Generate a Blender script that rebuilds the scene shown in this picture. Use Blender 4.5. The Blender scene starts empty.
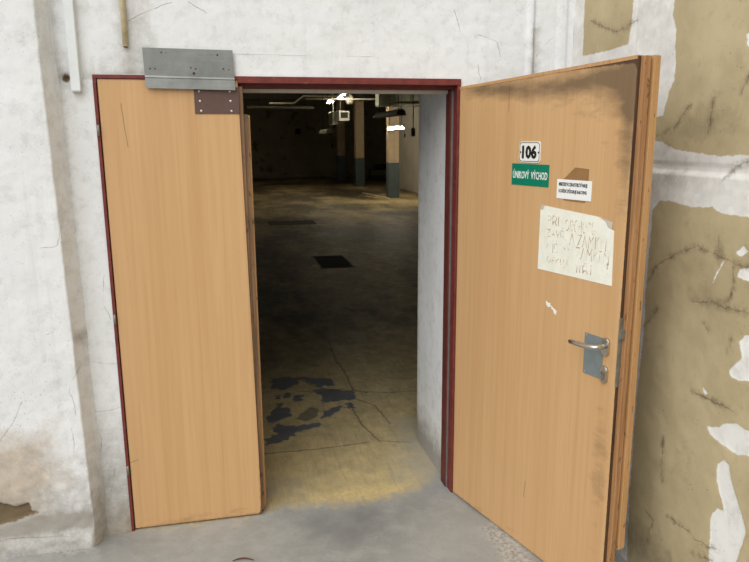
import bpy, bmesh, math, random
import numpy as np
from mathutils import Vector, Matrix, noise as mnoise
random.seed(7)
rng = np.random.default_rng(3)
scene = bpy.context.scene
COL = scene.collection
R = math.radians

# ------------------------------------------------------------------ traced outlines on the real surfaces (metres)
TAN = [[(-0.734,2.238),(-0.729,2.188),(-0.753,2.134),(-0.753,2.083),(-0.766,2.023),(-0.765,1.96),(-0.741,1.92),(-0.722,1.839),(-0.668,1.83),(-0.601,1.809),(-0.607,1.755),(-0.723,1.741),(-0.814,1.713),(-0.929,1.704),(-1.039,1.696),(-1.252,1.707),(-1.171,2.269),(-0.716,2.376)],[(-0.712,1.485),(-0.751,1.523),(-0.827,1.529),(-0.895,1.519),(-0.964,1.52),(-1.038,1.527),(-1.088,1.512),(-1.134,1.511),(-1.195,1.511),(-1.299,1.516),(-1.541,0.261),(-0.777,-0.354),(-0.727,-0.012),(-0.714,0.159),(-0.702,0.314),(-0.704,0.535),(-0.708,0.789),(-0.719,0.969),(-0.713,1.171),(-0.715,1.311)],[(-0.095,2.356),(-0.092,2.248),(-0.096,2.174),(-0.093,2.118),(-0.299,2.116),(-0.453,2.124),(-0.466,2.19),(-0.468,2.287),(-0.457,2.436),(-0.081,2.524)]]
SPOTS = [[(-1.248,1.14),(-1.225,1.113),(-1.245,1.066),(-1.191,1.004),(-1.201,0.986),(-1.239,0.983),(-1.332,1.016),(-1.312,1.158)],[(-1.117,0.774),(-1.173,0.794),(-1.194,0.818),(-1.251,0.84),(-1.291,0.835),(-1.376,0.855),(-1.387,0.777),(-1.303,0.754),(-1.27,0.738),(-1.205,0.74),(-1.135,0.749)],[(-1.181,0.666),(-1.211,0.695),(-1.236,0.686),(-1.246,0.647),(-1.336,0.503),(-1.325,0.445),(-1.312,0.374),(-1.313,0.232),(-1.211,0.158),(-1.192,0.295),(-1.174,0.468),(-1.203,0.508),(-1.234,0.516),(-1.185,0.605)],[(-1.073,0.908),(-1.108,0.892),(-1.092,0.879)],[(-1.183,1.316),(-1.195,1.346),(-1.262,1.363),(-1.27,1.311)],[(-1.164,1.391),(-1.199,1.419),(-1.223,1.404),(-1.192,1.383)],[(-1.107,2.071),(-1.126,2.079),(-1.134,2.026),(-1.114,2.034)],[(-1.073,1.273),(-1.087,1.311),(-1.114,1.359),(-1.121,1.357),(-1.092,1.308),(-1.078,1.274)]]
SCRACKS = [[(-0.721,1.213),(-0.769,1.281),(-0.864,1.335),(-0.987,1.387),(-1.069,1.374),(-1.154,1.363)],[(-1.154,1.363),(-1.172,1.304),(-1.173,1.264),(-1.159,1.237)],[(-1.154,1.363),(-1.217,1.355)],[(-0.701,1.766),(-0.788,1.784),(-0.831,1.835),(-0.86,1.862)],[(-0.985,1.879),(-0.978,1.824),(-0.974,1.781)],[(-0.73,1.038),(-0.785,1.108)],[(-0.993,1.192),(-1.082,1.206),(-1.229,1.211)],[(-1.191,1.103),(-1.186,1.071)],[(-1.119,0.335),(-1.209,0.36)],[(-1.105,0.274),(-1.196,0.306)],[(-0.826,0.278),(-0.867,0.267),(-0.852,0.178)],[(-0.162,2.253),(-0.371,2.181),(-0.489,2.206)],[(-1.082,1.422),(-1.092,1.383),(-1.112,1.369)],[(-1.059,1.119),(-1.071,1.111)],[(-1.041,0.871),(-1.152,0.876),(-1.223,0.876)],[(-1.081,1.626),(-1.112,1.663),(-1.171,1.681)],[(-1.091,1.211),(-1.167,1.212)],[(-1.117,1.908),(-1.133,1.946)],[(-0.891,0.62),(-0.9,0.457)],[(-0.965,0.333),(-1.068,0.345)]]
FCRACKS = [[(-0.203,2.057),(-0.141,2.088),(-0.113,2.116)],[(-0.036,1.19),(-0.049,1.081),(-0.026,1.013)],[(-0.104,0.816),(-0.06,0.803),(-0.014,0.804)],[(1.888,2.26),(1.886,2.195),(1.902,2.064)],[(0.148,2.232),(0.228,2.272),(0.307,2.301)],[(0.385,2.304),(0.443,2.271)],[(1.516,2.304),(1.54,2.229)],[(1.635,2.21),(1.717,2.182),(1.733,2.127)],[(1.629,2.077),(1.64,2.025)],[(0.008,0.607),(-0.052,0.589),(-0.119,0.586)],[(-0.062,0.302),(-0.083,0.205)],[(-0.139,0.55),(-0.105,0.452),(-0.133,0.32)],[(1.914,2.13),(1.975,2.197),(2.023,2.228)]]
HOLE = [(-0.112,2.005),(-0.139,2.035),(-0.085,1.967)]
PCRACKS = [[(-0.176,0.811),(-0.213,0.757),(-0.224,0.718),(-0.208,0.681),(-0.206,0.617),(-0.227,0.556),(-0.227,0.478),(-0.237,0.405)],[(-0.257,1.338),(-0.2,1.344),(-0.182,1.42)],[(-0.538,0.07),(-0.494,0.074),(-0.466,0.075),(-0.273,0.057)],[(-0.402,0.685),(-0.434,0.608),(-0.488,0.533)]]
BROKEN = [[(-0.632,0.276),(-0.518,0.252),(-0.463,0.217),(-0.413,0.239),(-0.415,0.187),(-0.391,0.179),(-0.449,0.158),(-0.53,0.141),(-0.648,0.138)]]
BROWN = [[(-0.718,0.505),(-0.414,0.57),(-0.308,0.582),(-0.282,0.442),(-0.273,0.325),(-0.371,0.147),(-0.764,0.131)]]
PATCH = [[(0.762,1.906),(0.873,1.934),(0.977,1.881),(0.945,1.756),(0.831,1.657),(0.748,1.702)],[(0.667,1.152),(0.755,1.351),(0.848,1.307),(0.844,1.183),(0.768,1.121),(0.704,1.089)],[(0.698,1.003),(0.748,1.067),(0.804,1.015),(1.003,1.018),(1.003,0.968),(0.853,0.911),(0.786,0.821),(0.646,0.76),(0.644,0.855),(0.72,0.907)],[(0.979,1.897),(1.205,1.81),(1.209,1.667),(1.075,1.663)],[(1.088,1.63),(1.332,1.512),(1.293,1.356),(1.134,1.362),(1.058,1.354),(1.092,1.474),(1.031,1.594)],[(1.028,1.086),(1.059,1.193),(1.15,1.257),(1.209,1.264),(1.092,1.095)],[(1.217,1.307),(1.268,1.312),(1.268,1.207),(1.224,1.209)],[(0.771,1.56),(0.806,1.566),(0.801,1.474),(0.769,1.482)],[(0.824,1.585),(0.879,1.592),(0.865,1.481),(0.82,1.501)],[(0.889,1.522),(0.973,1.54),(0.934,1.419),(0.884,1.422)],[(0.76,1.407),(0.801,1.415),(0.788,1.356),(0.755,1.355)]]
GREY = [[(0.86,1.118),(0.977,1.298),(1.034,1.242),(0.996,1.106),(0.916,1.066)]]
GCRACKS = [[(1.313,2.306),(1.328,1.88),(1.32,1.54),(1.394,1.473)],[(0.961,1.901),(1.046,1.706),(1.168,1.576),(1.315,1.516),(1.527,1.441),(1.769,1.417)],[(1.249,1.299),(1.257,1.044),(1.261,0.907),(1.317,0.678),(1.479,0.616)],[(0.633,0.66),(0.839,0.649),(1.052,0.657),(1.227,0.666)],[(1.306,1.376),(1.407,1.217),(1.436,0.923)],[(0.946,1.605),(1.077,1.549),(1.238,1.574)],[(0.77,3.207),(1.274,3.155),(1.335,2.824),(1.305,2.156)],[(1.809,6.189),(1.765,4.932)]]
WORN = [[(1.571,-0.344),(1.702,-0.304),(1.702,-0.473),(1.683,-0.665),(1.556,-0.796),(1.536,-0.693),(1.57,-0.536)]]
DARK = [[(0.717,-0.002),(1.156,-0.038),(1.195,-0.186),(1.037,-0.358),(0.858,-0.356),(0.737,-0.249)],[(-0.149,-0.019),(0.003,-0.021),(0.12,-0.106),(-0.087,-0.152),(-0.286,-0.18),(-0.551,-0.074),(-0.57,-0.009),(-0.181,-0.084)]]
PALE = [[(-0.309,-0.07),(-0.184,-0.067),(-0.141,-0.124),(-0.295,-0.134),(-0.466,-0.094)]]
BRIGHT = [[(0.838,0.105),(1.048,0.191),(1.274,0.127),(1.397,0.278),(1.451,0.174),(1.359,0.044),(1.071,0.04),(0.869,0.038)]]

# ------------------------------------------------------------------ helpers: colour and nodes
def lin(r, g=None, b=None):
    if g is None: g = b = r
    f = lambda c: (c/255/12.92 if c/255 <= .04045 else ((c/255+.055)/1.055)**2.4)
    return (f(r), f(g), f(b), 1)

class NT:
    """A principled material with a few shorthand node calls."""
    def __init__(self, name, rough=.7, metal=0., spec=.4):
        self.m = bpy.data.materials.new(name); self.m.use_nodes = True
        self.t = self.m.node_tree; self.n = self.t.nodes
        self.b = self.n['Principled BSDF']
        self.b.inputs['Roughness'].default_value = rough
        self.b.inputs['Metallic'].default_value = metal
        self.b.inputs['Specular IOR Level'].default_value = spec
        self.co = self.n.new('ShaderNodeTexCoord').outputs['Object']
    def link(self, a, b): self.t.links.new(a, b)
    def put(self, sock, v):
        if hasattr(v, 'links'): self.link(v, sock)
        else: sock.default_value = v
    def attr(self, name):
        a = self.n.new('ShaderNodeAttribute'); a.attribute_name = name; return a.outputs['Fac']
    def map(self, scale=(1,1,1), loc=(0,0,0)):
        a = self.n.new('ShaderNodeMapping'); self.link(self.co, a.inputs['Vector'])
        a.inputs['Scale'].default_value = scale; a.inputs['Location'].default_value = loc
        return a.outputs['Vector']
    def noise(self, scale, detail=4, rough=.6, vec=None, dist=0.):
        a = self.n.new('ShaderNodeTexNoise'); self.link(vec or self.co, a.inputs['Vector'])
        a.inputs['Scale'].default_value = scale; a.inputs['Detail'].default_value = detail
        a.inputs['Roughness'].default_value = rough; a.inputs['Distortion'].default_value = dist
        return a.outputs['Fac']
    def voro(self, scale, vec=None, feature='F1'):
        a = self.n.new('ShaderNodeTexVoronoi'); self.link(vec or self.co, a.inputs['Vector'])
        a.inputs['Scale'].default_value = scale; a.feature = feature
        return a.outputs['Distance']
    def math(self, op, a, b=0., c=0.):
        n = self.n.new('ShaderNodeMath'); n.operation = op
        self.put(n.inputs[0], a); self.put(n.inputs[1], b)
        if op == 'MULTIPLY_ADD': self.put(n.inputs[2], c)
        return n.outputs[0]
    def ramp(self, v, lo, hi, a=0., b=1.):
        n = self.n.new('ShaderNodeMapRange'); self.put(n.inputs[0], v)
        for i, x in enumerate((lo, hi, a, b)): n.inputs[i+1].default_value = x
        return n.outputs[0]
    def mix(self, f, a, b, blend='MIX'):
        n = self.n.new('ShaderNodeMix'); n.data_type = 'RGBA'; n.blend_type = blend
        self.put(n.inputs[0], f); self.put(n.inputs[6], a); self.put(n.inputs[7], b)
        return n.outputs[2]
    def crackline(self, wob, wscale, lo, hi, reach=.012):
        c = self.math('MULTIPLY_ADD', self.math('SUBTRACT', self.noise(wscale, 4, .65), .5), wob, self.attr('cs'))
        a = self.math('ABSOLUTE', c)
        near = self.ramp(self.attr('crack'), reach*.6, reach, 1, 0)
        return self.math('MULTIPLY', self.ramp(a, lo, hi, 1, 0), near), self.math('MULTIPLY', self.ramp(a, lo, hi+.02, 1, 0), self.ramp(self.attr('crack'), reach*.6, reach*2, 1, 0))
    def sdf(self, name, amp=.02, scale=30, w=.002, detail=4):
        """soft-edged mask of an outline stored as signed distance, its edge roughened by noise"""
        a = self.attr(name); nz = self.noise(scale, detail)
        s = self.math('MULTIPLY_ADD', self.math('SUBTRACT', nz, .5), amp, a)
        return self.ramp(s, -w, w)
    def color(self, v): self.put(self.b.inputs['Base Color'], v); return self
    def bump(self, h, strength=.3, dist=.01):
        n = self.n.new('ShaderNodeBump'); n.inputs['Strength'].default_value = strength
        n.inputs['Distance'].default_value = dist
        self.link(h, n.inputs['Height']); self.link(n.outputs[0], self.b.inputs['Normal']); return self

def plain(name, rgb, rough=.6, metal=0., vary=.12, scale=18, bump=0.):
    t = NT(name, rough, metal); c = lin(*rgb)
    d = tuple(x*(1-vary) for x in c[:3])+(1,); l = tuple(min(1, x*(1+vary)) for x in c[:3])+(1,)
    nz = t.noise(scale, 5)
    t.color(t.mix(t.ramp(nz, .3, .7), d, l))
    if bump: t.bump(nz, bump, .004)
    return t.m

# ------------------------------------------------------------------ helpers: geometry
def link(o, parent=None):
    COL.objects.link(o)
    if parent: o.parent = parent
    return o
def tag(o, label=None, cat=None, group=None, kind=None):
    if label: o['label'] = label
    if cat: o['category'] = cat
    if group: o['group'] = group
    if kind: o['kind'] = kind
    return o
def thing(name, label, cat, loc=(0,0,0), rotz=0, group=None):
    o = bpy.data.objects.new(name, None); o.empty_display_size = .1
    o.location = loc; o.rotation_euler = (0,0,rotz)
    return tag(link(o), label, cat, group)
def mesh_obj(name, verts, faces, mat, parent=None, smooth=False, attrs=None):
    me = bpy.data.meshes.new(name); me.from_pydata([tuple(v) for v in verts], [], [tuple(f) for f in faces])
    me.materials.append(mat)
    for k, v in (attrs or {}).items():
        a = me.attributes.new(k, 'FLOAT', 'POINT'); a.data.foreach_set('value', np.asarray(v, dtype=np.float32))
    if smooth: me.polygons.foreach_set('use_smooth', [True]*len(me.polygons))
    me.update()
    return link(bpy.data.objects.new(name, me), parent)
def bm_obj(name, bm, mat, parent=None, smooth=False):
    bmesh.ops.recalc_face_normals(bm, faces=bm.faces)
    me = bpy.data.meshes.new(name); bm.to_mesh(me); bm.free()
    for m in (mat if isinstance(mat, (list, tuple)) else [mat]): me.materials.append(m)
    if smooth: me.polygons.foreach_set('use_smooth', [True]*len(me.polygons))
    return link(bpy.data.objects.new(name, me), parent)
def add_box(bm, x0, x1, y0, y1, z0, z1, bevel=0., seg=2, rot=None, mi=0):
    m = Matrix.Translation(((x0+x1)/2, (y0+y1)/2, (z0+z1)/2))
    if rot is not None: m = m @ rot
    m = m @ Matrix.Diagonal((abs(x1-x0), abs(y1-y0), abs(z1-z0), 1))
    r = bmesh.ops.create_cube(bm, size=1, matrix=m)
    fs = {f for v in r['verts'] for f in v.link_faces}
    for f in fs: f.material_index = mi
    if bevel:
        es = list({e for v in r['verts'] for e in v.link_edges})
        bmesh.ops.bevel(bm, geom=es, offset=bevel, segments=seg, profile=.5, affect='EDGES')
    return bm
def box(name, x0, x1, y0, y1, z0, z1, mat, parent=None, bevel=0., seg=2, rot=None):
    return bm_obj(name, add_box(bmesh.new(), x0, x1, y0, y1, z0, z1, bevel, seg, rot), mat, parent)
def add_tube(bm, pts, r, n=10, cap=True):
    pts = [Vector(p) for p in pts]; rings = []
    rad = r if isinstance(r, (list, tuple)) else [r]*len(pts)
    ref = Vector((0,0,1))
    for i, p in enumerate(pts):
        d = (pts[min(i+1, len(pts)-1)]-pts[max(i-1, 0)]).normalized()
        if abs(d.dot(ref)) > .95: ref = Vector((1,0,0)) if abs(d.x) < .9 else Vector((0,1,0))
        u = d.cross(ref).normalized(); w = u.cross(d).normalized(); ref = w
        rings.append([bm.verts.new(p+rad[i]*(math.cos(a)*u+math.sin(a)*w)) for a in (2*math.pi*k/n for k in range(n))])
    for a, b in zip(rings, rings[1:]):
        for k in range(n): bm.faces.new((a[k], a[(k+1)%n], b[(k+1)%n], b[k]))
    if cap: bm.faces.new(rings[0][::-1]); bm.faces.new(rings[-1])
    return bm
def tube(name, pts, r, mat, parent=None, n=10):
    return bm_obj(name, add_tube(bmesh.new(), pts, r, n), mat, parent, True)
def add_prism(bm, outline, y0, y1, bevel=0.):
    """outline in (x, z), extruded along y"""
    a = [bm.verts.new((x, y0, z)) for x, z in outline]; b = [bm.verts.new((x, y1, z)) for x, z in outline]
    n = len(a); front = bm.faces.new(a); bm.faces.new(b[::-1])
    for k in range(n): bm.faces.new((a[k], b[k], b[(k+1)%n], a[(k+1)%n]))
    if bevel: bmesh.ops.bevel(bm, geom=list(front.edges), offset=bevel, segments=2, affect='EDGES')
    return bm
def prism(name, outline, y0, y1, mat, parent=None, bevel=0.):
    return bm_obj(name, add_prism(bmesh.new(), outline, y0, y1, bevel), mat, parent)
def add_dome(bm, c, r, axis=(0,-1,0), depth=.5):
    m = Matrix.Translation(c) @ Vector((0,0,1)).rotation_difference(Vector(axis)).to_matrix().to_4x4() @ Matrix.Diagonal((r, r, r*depth, 1))
    bmesh.ops.create_uvsphere(bm, u_segments=10, v_segments=6, radius=1, matrix=m); return bm
def oval(cx, cz, w, h, n=28, p=2.6):
    o = []
    for k in range(n):
        a = 2*math.pi*k/n; c, s = math.cos(a), math.sin(a)
        o.append((cx+w/2*math.copysign(abs(c)**(2/p), c), cz+h/2*math.copysign(abs(s)**(2/p), s)))
    return o
def stadium(cx, cz, w, h, n=10):
    r = w/2; o = []
    for k in range(n+1): a = math.pi*k/n; o.append((cx+r*math.cos(a), cz+h/2-r+r*math.sin(a)))
    for k in range(n+1): a = math.pi+math.pi*k/n; o.append((cx+r*math.cos(a), cz-h/2+r+r*math.sin(a)))
    return o
def rrect(x0, x1, z0, z1, r, n=5):
    o = []
    for cx, cz, a0 in ((x1-r, z1-r, 0), (x0+r, z1-r, 90), (x0+r, z0+r, 180), (x1-r, z0+r, 270)):
        for k in range(n+1): a = R(a0+90*k/n); o.append((cx+r*math.cos(a), cz+r*math.sin(a)))
    return o
def text_mesh(name, body, x0, x1, z0, z1, y, mat, parent, bold=.0, depth=.0006, res=2):
    """lettering fitted to a rectangle on a surface that faces -y"""
    cu = bpy.data.curves.new(name, 'FONT'); cu.body = body; cu.offset = bold; cu.resolution_u = res; cu.extrude = .02
    cu.align_x = 'LEFT'
    to = bpy.data.objects.new(name, cu); COL.objects.link(to)
    me = bpy.data.meshes.new_from_object(to.evaluated_get(bpy.context.evaluated_depsgraph_get()))
    bpy.data.objects.remove(to); bpy.data.curves.remove(cu)
    v = np.zeros(len(me.vertices)*3); me.vertices.foreach_get('co', v); v = v.reshape(-1, 3)
    lo, hi = v.min(0), v.max(0); q = np.zeros_like(v)
    q[:,0] = x0+(v[:,0]-lo[0])/(hi[0]-lo[0])*(x1-x0)
    q[:,2] = z0+(v[:,1]-lo[1])/(hi[1]-lo[1])*(z1-z0)
    q[:,1] = y-(v[:,2]-lo[2])/(hi[2]-lo[2])*depth
    me.vertices.foreach_set('co', q.ravel()); me.materials.clear(); me.materials.append(mat); me.update(); me.name = name
    return link(bpy.data.objects.new(name, me), parent)

# ------------------------------------------------------------------ helpers: signed distance of outlines, distance of cracks
def seg_dist(px, py, a, b):
    ax, ay = a; bx, by = b; dx, dy = bx-ax, by-ay; L = dx*dx+dy*dy+1e-12
    t = np.clip(((px-ax)*dx+(py-ay)*dy)/L, 0, 1)
    return np.hypot(px-ax-t*dx, py-ay-t*dy)
def poly_sdf(px, py, polys):
    out = np.full(px.shape, -9.)
    for P in polys:
        d = np.full(px.shape, 9.); inside = np.zeros(px.shape, bool)
        for a, b in zip(P, P[1:]+P[:1]):
            d = np.minimum(d, seg_dist(px, py, a, b))
            c = (a[1] > py) != (b[1] > py)
            with np.errstate(divide='ignore', invalid='ignore'):
                xi = (b[0]-a[0])*(py-a[1])/(b[1]-a[1]+1e-12)+a[0]
            inside ^= c & (px < xi)
        out = np.maximum(out, np.where(inside, d, -d))
    return out
def line_dist(px, py, lines):
    d = np.full(px.shape, 9.)
    for L in lines:
        for a, b in zip(L, L[1:]): d = np.minimum(d, seg_dist(px, py, a, b))
    return np.minimum(d, 1.)
def line_signed(px, py, lines):
    """signed distance to the nearest line: it crosses zero smoothly, so thin cracks stay continuous between the points of a grid"""
    d = np.full(px.shape, 9.); sg = np.full(px.shape, 9.)
    for L in lines:
        for a, b in zip(L, L[1:]):
            e = seg_dist(px, py, a, b); dx, dy = b[0]-a[0], b[1]-a[1]; n = math.hypot(dx, dy)+1e-9
            c = ((px-a[0])*dy-(py-a[1])*dx)/n; m = e < d
            d = np.where(m, e, d); sg = np.where(m, c, sg)
    return np.clip(sg, -.1, .1)
def sst(v, a, b):
    t = np.clip((v-a)/(b-a), 0, 1); return t*t*(3-2*t)
def fbm(P, scale, octv=4):
    return np.array([mnoise.fractal(Vector(p)*scale, 1., 2., octv) for p in P])
def axis(*spans):
    """spans of (start, end, step) joined into one list of coordinates"""
    o = []
    for a, b, s in spans: o += list(np.linspace(a, b, max(1, int(round((b-a)/s))), endpoint=False))
    return np.array(o+[spans[-1][1]])
def grid_faces(nu, nv, keep=None, flip=False, base=0):
    i = np.arange(nu-1)[:,None]*nv+np.arange(nv-1)[None,:]
    f = np.stack([i, i+nv, i+nv+1, i+1], -1)
    if flip: f = f[..., ::-1]
    if keep is not None: f = f[keep]
    return (f.reshape(-1, 4)+base).tolist()

# ------------------------------------------------------------------ the geometry shared by the setting
W = 1.537            # clear width of the opening
H = 2.02             # top of the steel frame
D = .65              # thickness of the wall
XS = 2.09            # side wall on the right
ROOM_X0, ROOM_X1, ROOM_Y1, ROOM_H = -9., 6.75, 29.75, 3.7
GZ = -.01            # floor level
LEAF_ANG = R(-90)+R(15.84)

# ------------------------------------------------------------------ materials
def wall_mat(name, base, dirt=1.):
    t = NT(name, .85, spec=.25)
    n1 = t.noise(2.2, 6, .65); n2 = t.noise(14, 6, .7); n3 = t.noise(90, 4, .6)
    c = t.mix(t.ramp(n1, .35, .7), lin(*base), lin(*[x*.965 for x in base]))
    c = t.mix(t.ramp(n2, .52, .75, 0, .35), c, lin(*[x*.95 for x in base]))
    # drips of dirty water under the top
    st = t.noise(1., 5, .6, vec=t.map((16, 16, .55)))
    c = t.mix(t.ramp(st, .56, .74, 0, .32), c, lin(200, 198, 194))
    # specks and scuffs
    sp = t.math('MULTIPLY', t.ramp(t.noise(120, 2, .5), .66, .72), t.ramp(n1, .42, .6))
    c = t.mix(t.math('MULTIPLY', sp, .4*dirt), c, lin(120, 110, 98))
    sp2 = t.math('MULTIPLY', t.ramp(t.noise(38, 6, .75), .63, .7), t.ramp(t.noise(3.1, 3), .45, .6))
    c = t.mix(t.math('MULTIPLY', sp2, .30*dirt), c, lin(150, 142, 130))
    # bare damp plaster low down (a noise edged stain)
    br = t.attr('brown'); bm_ = t.ramp(t.math('MULTIPLY_ADD', t.math('SUBTRACT', t.noise(9, 6, .7), .5), .30, br), -.05, .10)
    c = t.mix(t.math('MULTIPLY', bm_, .75), c, t.mix(t.ramp(n2, .4, .62), lin(196, 176, 150), lin(170, 152, 130)))
    gr = t.attr('grime'); gm = t.ramp(t.math('MULTIPLY_ADD', t.math('SUBTRACT', t.noise(16, 7, .75), .5), 1.1, gr), .0, .7)
    c = t.mix(t.math('MULTIPLY', gm, .8), c, lin(138, 130, 117))
    hm = t.sdf('hole', .02, 40, .003)
    c = t.mix(hm, c, t.mix(n3, lin(128, 110, 84), lin(100, 86, 66)))
    # cracks
    cm, halo = t.crackline(.016, 26, .0004, .0022)
    cm = t.math('MULTIPLY', cm, t.ramp(t.noise(11, 3), .40, .56, .05, .6))
    c = t.mix(cm, c, lin(108, 100, 92))
    t.color(c)
    hgt = t.math('ADD', t.math('MULTIPLY', n2, .5), t.math('ADD', t.math('MULTIPLY', n3, .22), t.math('MULTIPLY', n1, .8)))
    hgt = t.math('SUBTRACT', hgt, t.math('MULTIPLY', cm, .5))
    t.bump(hgt, .30, .010)
    return t.m
M_WALL = wall_mat('white_plaster', (234, 235, 235))
M_PIL = wall_mat('white_plaster_worn', (235, 236, 236), 1.1)

def side_mat():
    t = NT('tan_paint_with_filler', .75, spec=.3)
    n1 = t.noise(2.5, 6, .65); n2 = t.noise(18, 6, .7)
    white = t.mix(t.ramp(n2, .4, .68), lin(240, 238, 232), lin(222, 219, 212))
    white = t.mix(t.math('MULTIPLY', t.ramp(n1, .48, .66), .5), white, lin(196, 192, 188))
    tan = t.mix(t.ramp(n1, .36, .64), lin(200, 184, 146), lin(180, 163, 127))
    tan = t.mix(t.ramp(n2, .56, .74, 0, .5), tan, lin(160, 144, 112))
    c = t.mix(t.sdf('tan', .018, 34, .002), white, tan)
    c = t.mix(t.sdf('spot', .012, 46, .002), c, t.mix(t.ramp(n2, .5, .7), lin(240, 239, 234), lin(222, 220, 214)))
    sm = t.ramp(t.math('MULTIPLY_ADD', t.math('SUBTRACT', t.noise(14, 7, .78), .5), 1.0, t.attr('grime')), .1, .85)
    c = t.mix(t.math('MULTIPLY', sm, .75), c, lin(92, 80, 62))
    sc = t.math('MULTIPLY', t.ramp(t.noise(1, 5, .7, vec=t.map((1, 22, 60))), .66, .72), t.ramp(t.noise(3, 3), .5, .62))
    c = t.mix(t.math('MULTIPLY', sc, .55), c, lin(110, 98, 78))
    sp = t.math('MULTIPLY', t.ramp(t.noise(85, 2), .70, .74), t.ramp(t.noise(5, 3), .48, .6))
    c = t.mix(t.math('MULTIPLY', sp, .8), c, lin(84, 74, 62))
    cm, halo = t.crackline(.030, 22, .0005, .0040, .016)
    c = t.mix(t.math('MULTIPLY', halo, t.ramp(t.noise(30, 6, .75), .44, .62, 0, .75)), c, lin(112, 98, 76))
    c = t.mix(t.math('MULTIPLY', cm, t.ramp(t.noise(13, 4), .38, .54, .03, .50)), c, lin(84, 74, 58))
    t.color(c); t.bump(t.math('ADD', t.math('MULTIPLY', n2, .4), n1), .3, .012)
    return t.m
M_SIDE = side_mat()

def floor_mat():
    t = NT('concrete_floor', .62, spec=.35)
    n1 = t.noise(1.3, 7, .65); n2 = t.noise(9, 7, .72); n3 = t.noise(60, 5, .65)
    grey = t.mix(t.ramp(n1, .34, .66), lin(166, 166, 161), lin(146, 146, 141))
    grey = t.mix(t.ramp(n2, .45, .7, 0, .6), grey, lin(176, 175, 169))
    grey = t.mix(t.ramp(n3, .58, .72, 0, .5), grey, lin(128, 126, 121))
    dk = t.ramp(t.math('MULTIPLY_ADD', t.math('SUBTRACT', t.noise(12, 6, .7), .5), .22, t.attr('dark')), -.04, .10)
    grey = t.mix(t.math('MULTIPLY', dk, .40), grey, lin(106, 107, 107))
    grey = t.mix(t.math('MULTIPLY', t.sdf('worn', .12, 30, .02, 7), .5), grey, t.mix(t.ramp(n3, .42, .58), lin(205, 201, 190), lin(140, 137, 128)))
    grit = t.ramp(t.noise(150, 2), .70, .74)
    grey = t.mix(t.math('MULTIPLY', grit, t.ramp(n2, .45, .6, 0, .55)), grey, lin(214, 210, 200))
    # ochre floor paint of the hall, worn and oil stained, dimness painted in
    och = t.mix(t.ramp(n2, .36, .66), lin(218, 196, 142), lin(186, 168, 126))
    scr = t.noise(1, 6, .7, vec=t.map((34, 5, 1)), dist=1.2)
    och = t.mix(t.ramp(scr, .48, .68, 0, .55), och, lin(150, 140, 118))
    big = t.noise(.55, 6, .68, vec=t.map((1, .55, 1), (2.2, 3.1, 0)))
    stain_dim = t.math('MULTIPLY', t.ramp(big, .36, .56), t.ramp(t.attr('inward'), 1.5, 2.8, .08, .92))  # stain held back by the door, strengthened inward: painted fall-off of daylight
    och = t.mix(stain_dim, och, lin(70, 66, 55))
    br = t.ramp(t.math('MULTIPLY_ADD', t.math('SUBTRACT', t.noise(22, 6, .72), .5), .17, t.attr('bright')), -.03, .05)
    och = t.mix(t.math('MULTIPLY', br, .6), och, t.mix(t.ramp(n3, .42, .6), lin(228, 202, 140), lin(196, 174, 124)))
    gm = t.sdf('greyspot', .05, 24, .006, 6); och = t.mix(t.math('MULTIPLY', gm, .8), och, lin(106, 103, 92))
    pm = t.sdf('patch', .10, 24, .004, 7)
    slate = t.mix(t.ramp(n2, .4, .65), lin(92, 97, 102), lin(118, 120, 120))
    och = t.mix(pm, och, slate)
    cm, halo = t.crackline(.035, 16, .001, .010, .03)
    och = t.mix(t.math('MULTIPLY', cm, .75), och, lin(84, 80, 70))
    dust = t.ramp(t.math('MULTIPLY_ADD', t.math('SUBTRACT', t.noise(11, 6, .7), .5), .5, t.attr('dust')), -.05, .25)
    och = t.mix(t.math('MULTIPLY', dust, .75), och, lin(172, 166, 150))
    ym = t.sdf('yellow', .22, 22, .045, 8)
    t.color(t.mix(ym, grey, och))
    t.put(t.b.inputs['Roughness'], t.ramp(n2, .3, .7, .38, .72))
    hgt = t.math('ADD', t.math('MULTIPLY', n2, .6), t.math('MULTIPLY', n3, .35))
    t.bump(t.math('SUBTRACT', hgt, t.math('MULTIPLY', pm, .35)), .30, .008)
    return t.m
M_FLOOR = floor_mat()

def wood_mat(name, c0, c1, c2):
    """beech foil: fine vertical grain, dirt held in the outlines 'dirt' and 'edge'"""
    t = NT(name, .42, spec=.4)
    g1 = t.noise(1, 5, .65, vec=t.map((55, 55, 1.1)), dist=.3); g2 = t.noise(1, 3, .5, vec=t.map((9, 9, .35)))
    g3 = t.noise(1, 4, .6, vec=t.map((230, 230, 5)))
    c = t.mix(t.ramp(g2, .3, .7), lin(*c0), lin(*c1))
    c = t.mix(t.ramp(g1, .40, .70, 0, .55), c, lin(*c2))
    c = t.mix(t.ramp(g3, .55, .75, 0, .18), c, lin(*[x*.82 for x in c2]))
    sm = t.noise(14, 6, .7)
    d = t.ramp(t.math('MULTIPLY_ADD', t.math('SUBTRACT', t.noise(1, 6, .7, vec=t.map((7, 7, 17))), .5), 1.25, t.attr('dirt')), .25, .95)
    c = t.mix(t.math('MULTIPLY', d, .78), c, lin(86, 72, 54))
    e = t.ramp(t.math('MULTIPLY_ADD', t.math('SUBTRACT', t.noise(1, 5, .7, vec=t.map((60, 60, 22))), .5), 1.2, t.attr('edge')), .70, .95)
    c = t.mix(t.math('MULTIPLY', e, .8), c, lin(62, 42, 28))
    cr, halo = t.crackline(.004, 30, .0004, .0022)
    c = t.mix(t.math('MULTIPLY', cr, .7), c, lin(80, 60, 44))
    t.color(c); t.put(t.b.inputs['Roughness'], t.ramp(sm, .3, .7, .36, .55))
    t.bump(g1, .05, .002)
    return t.m
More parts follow.
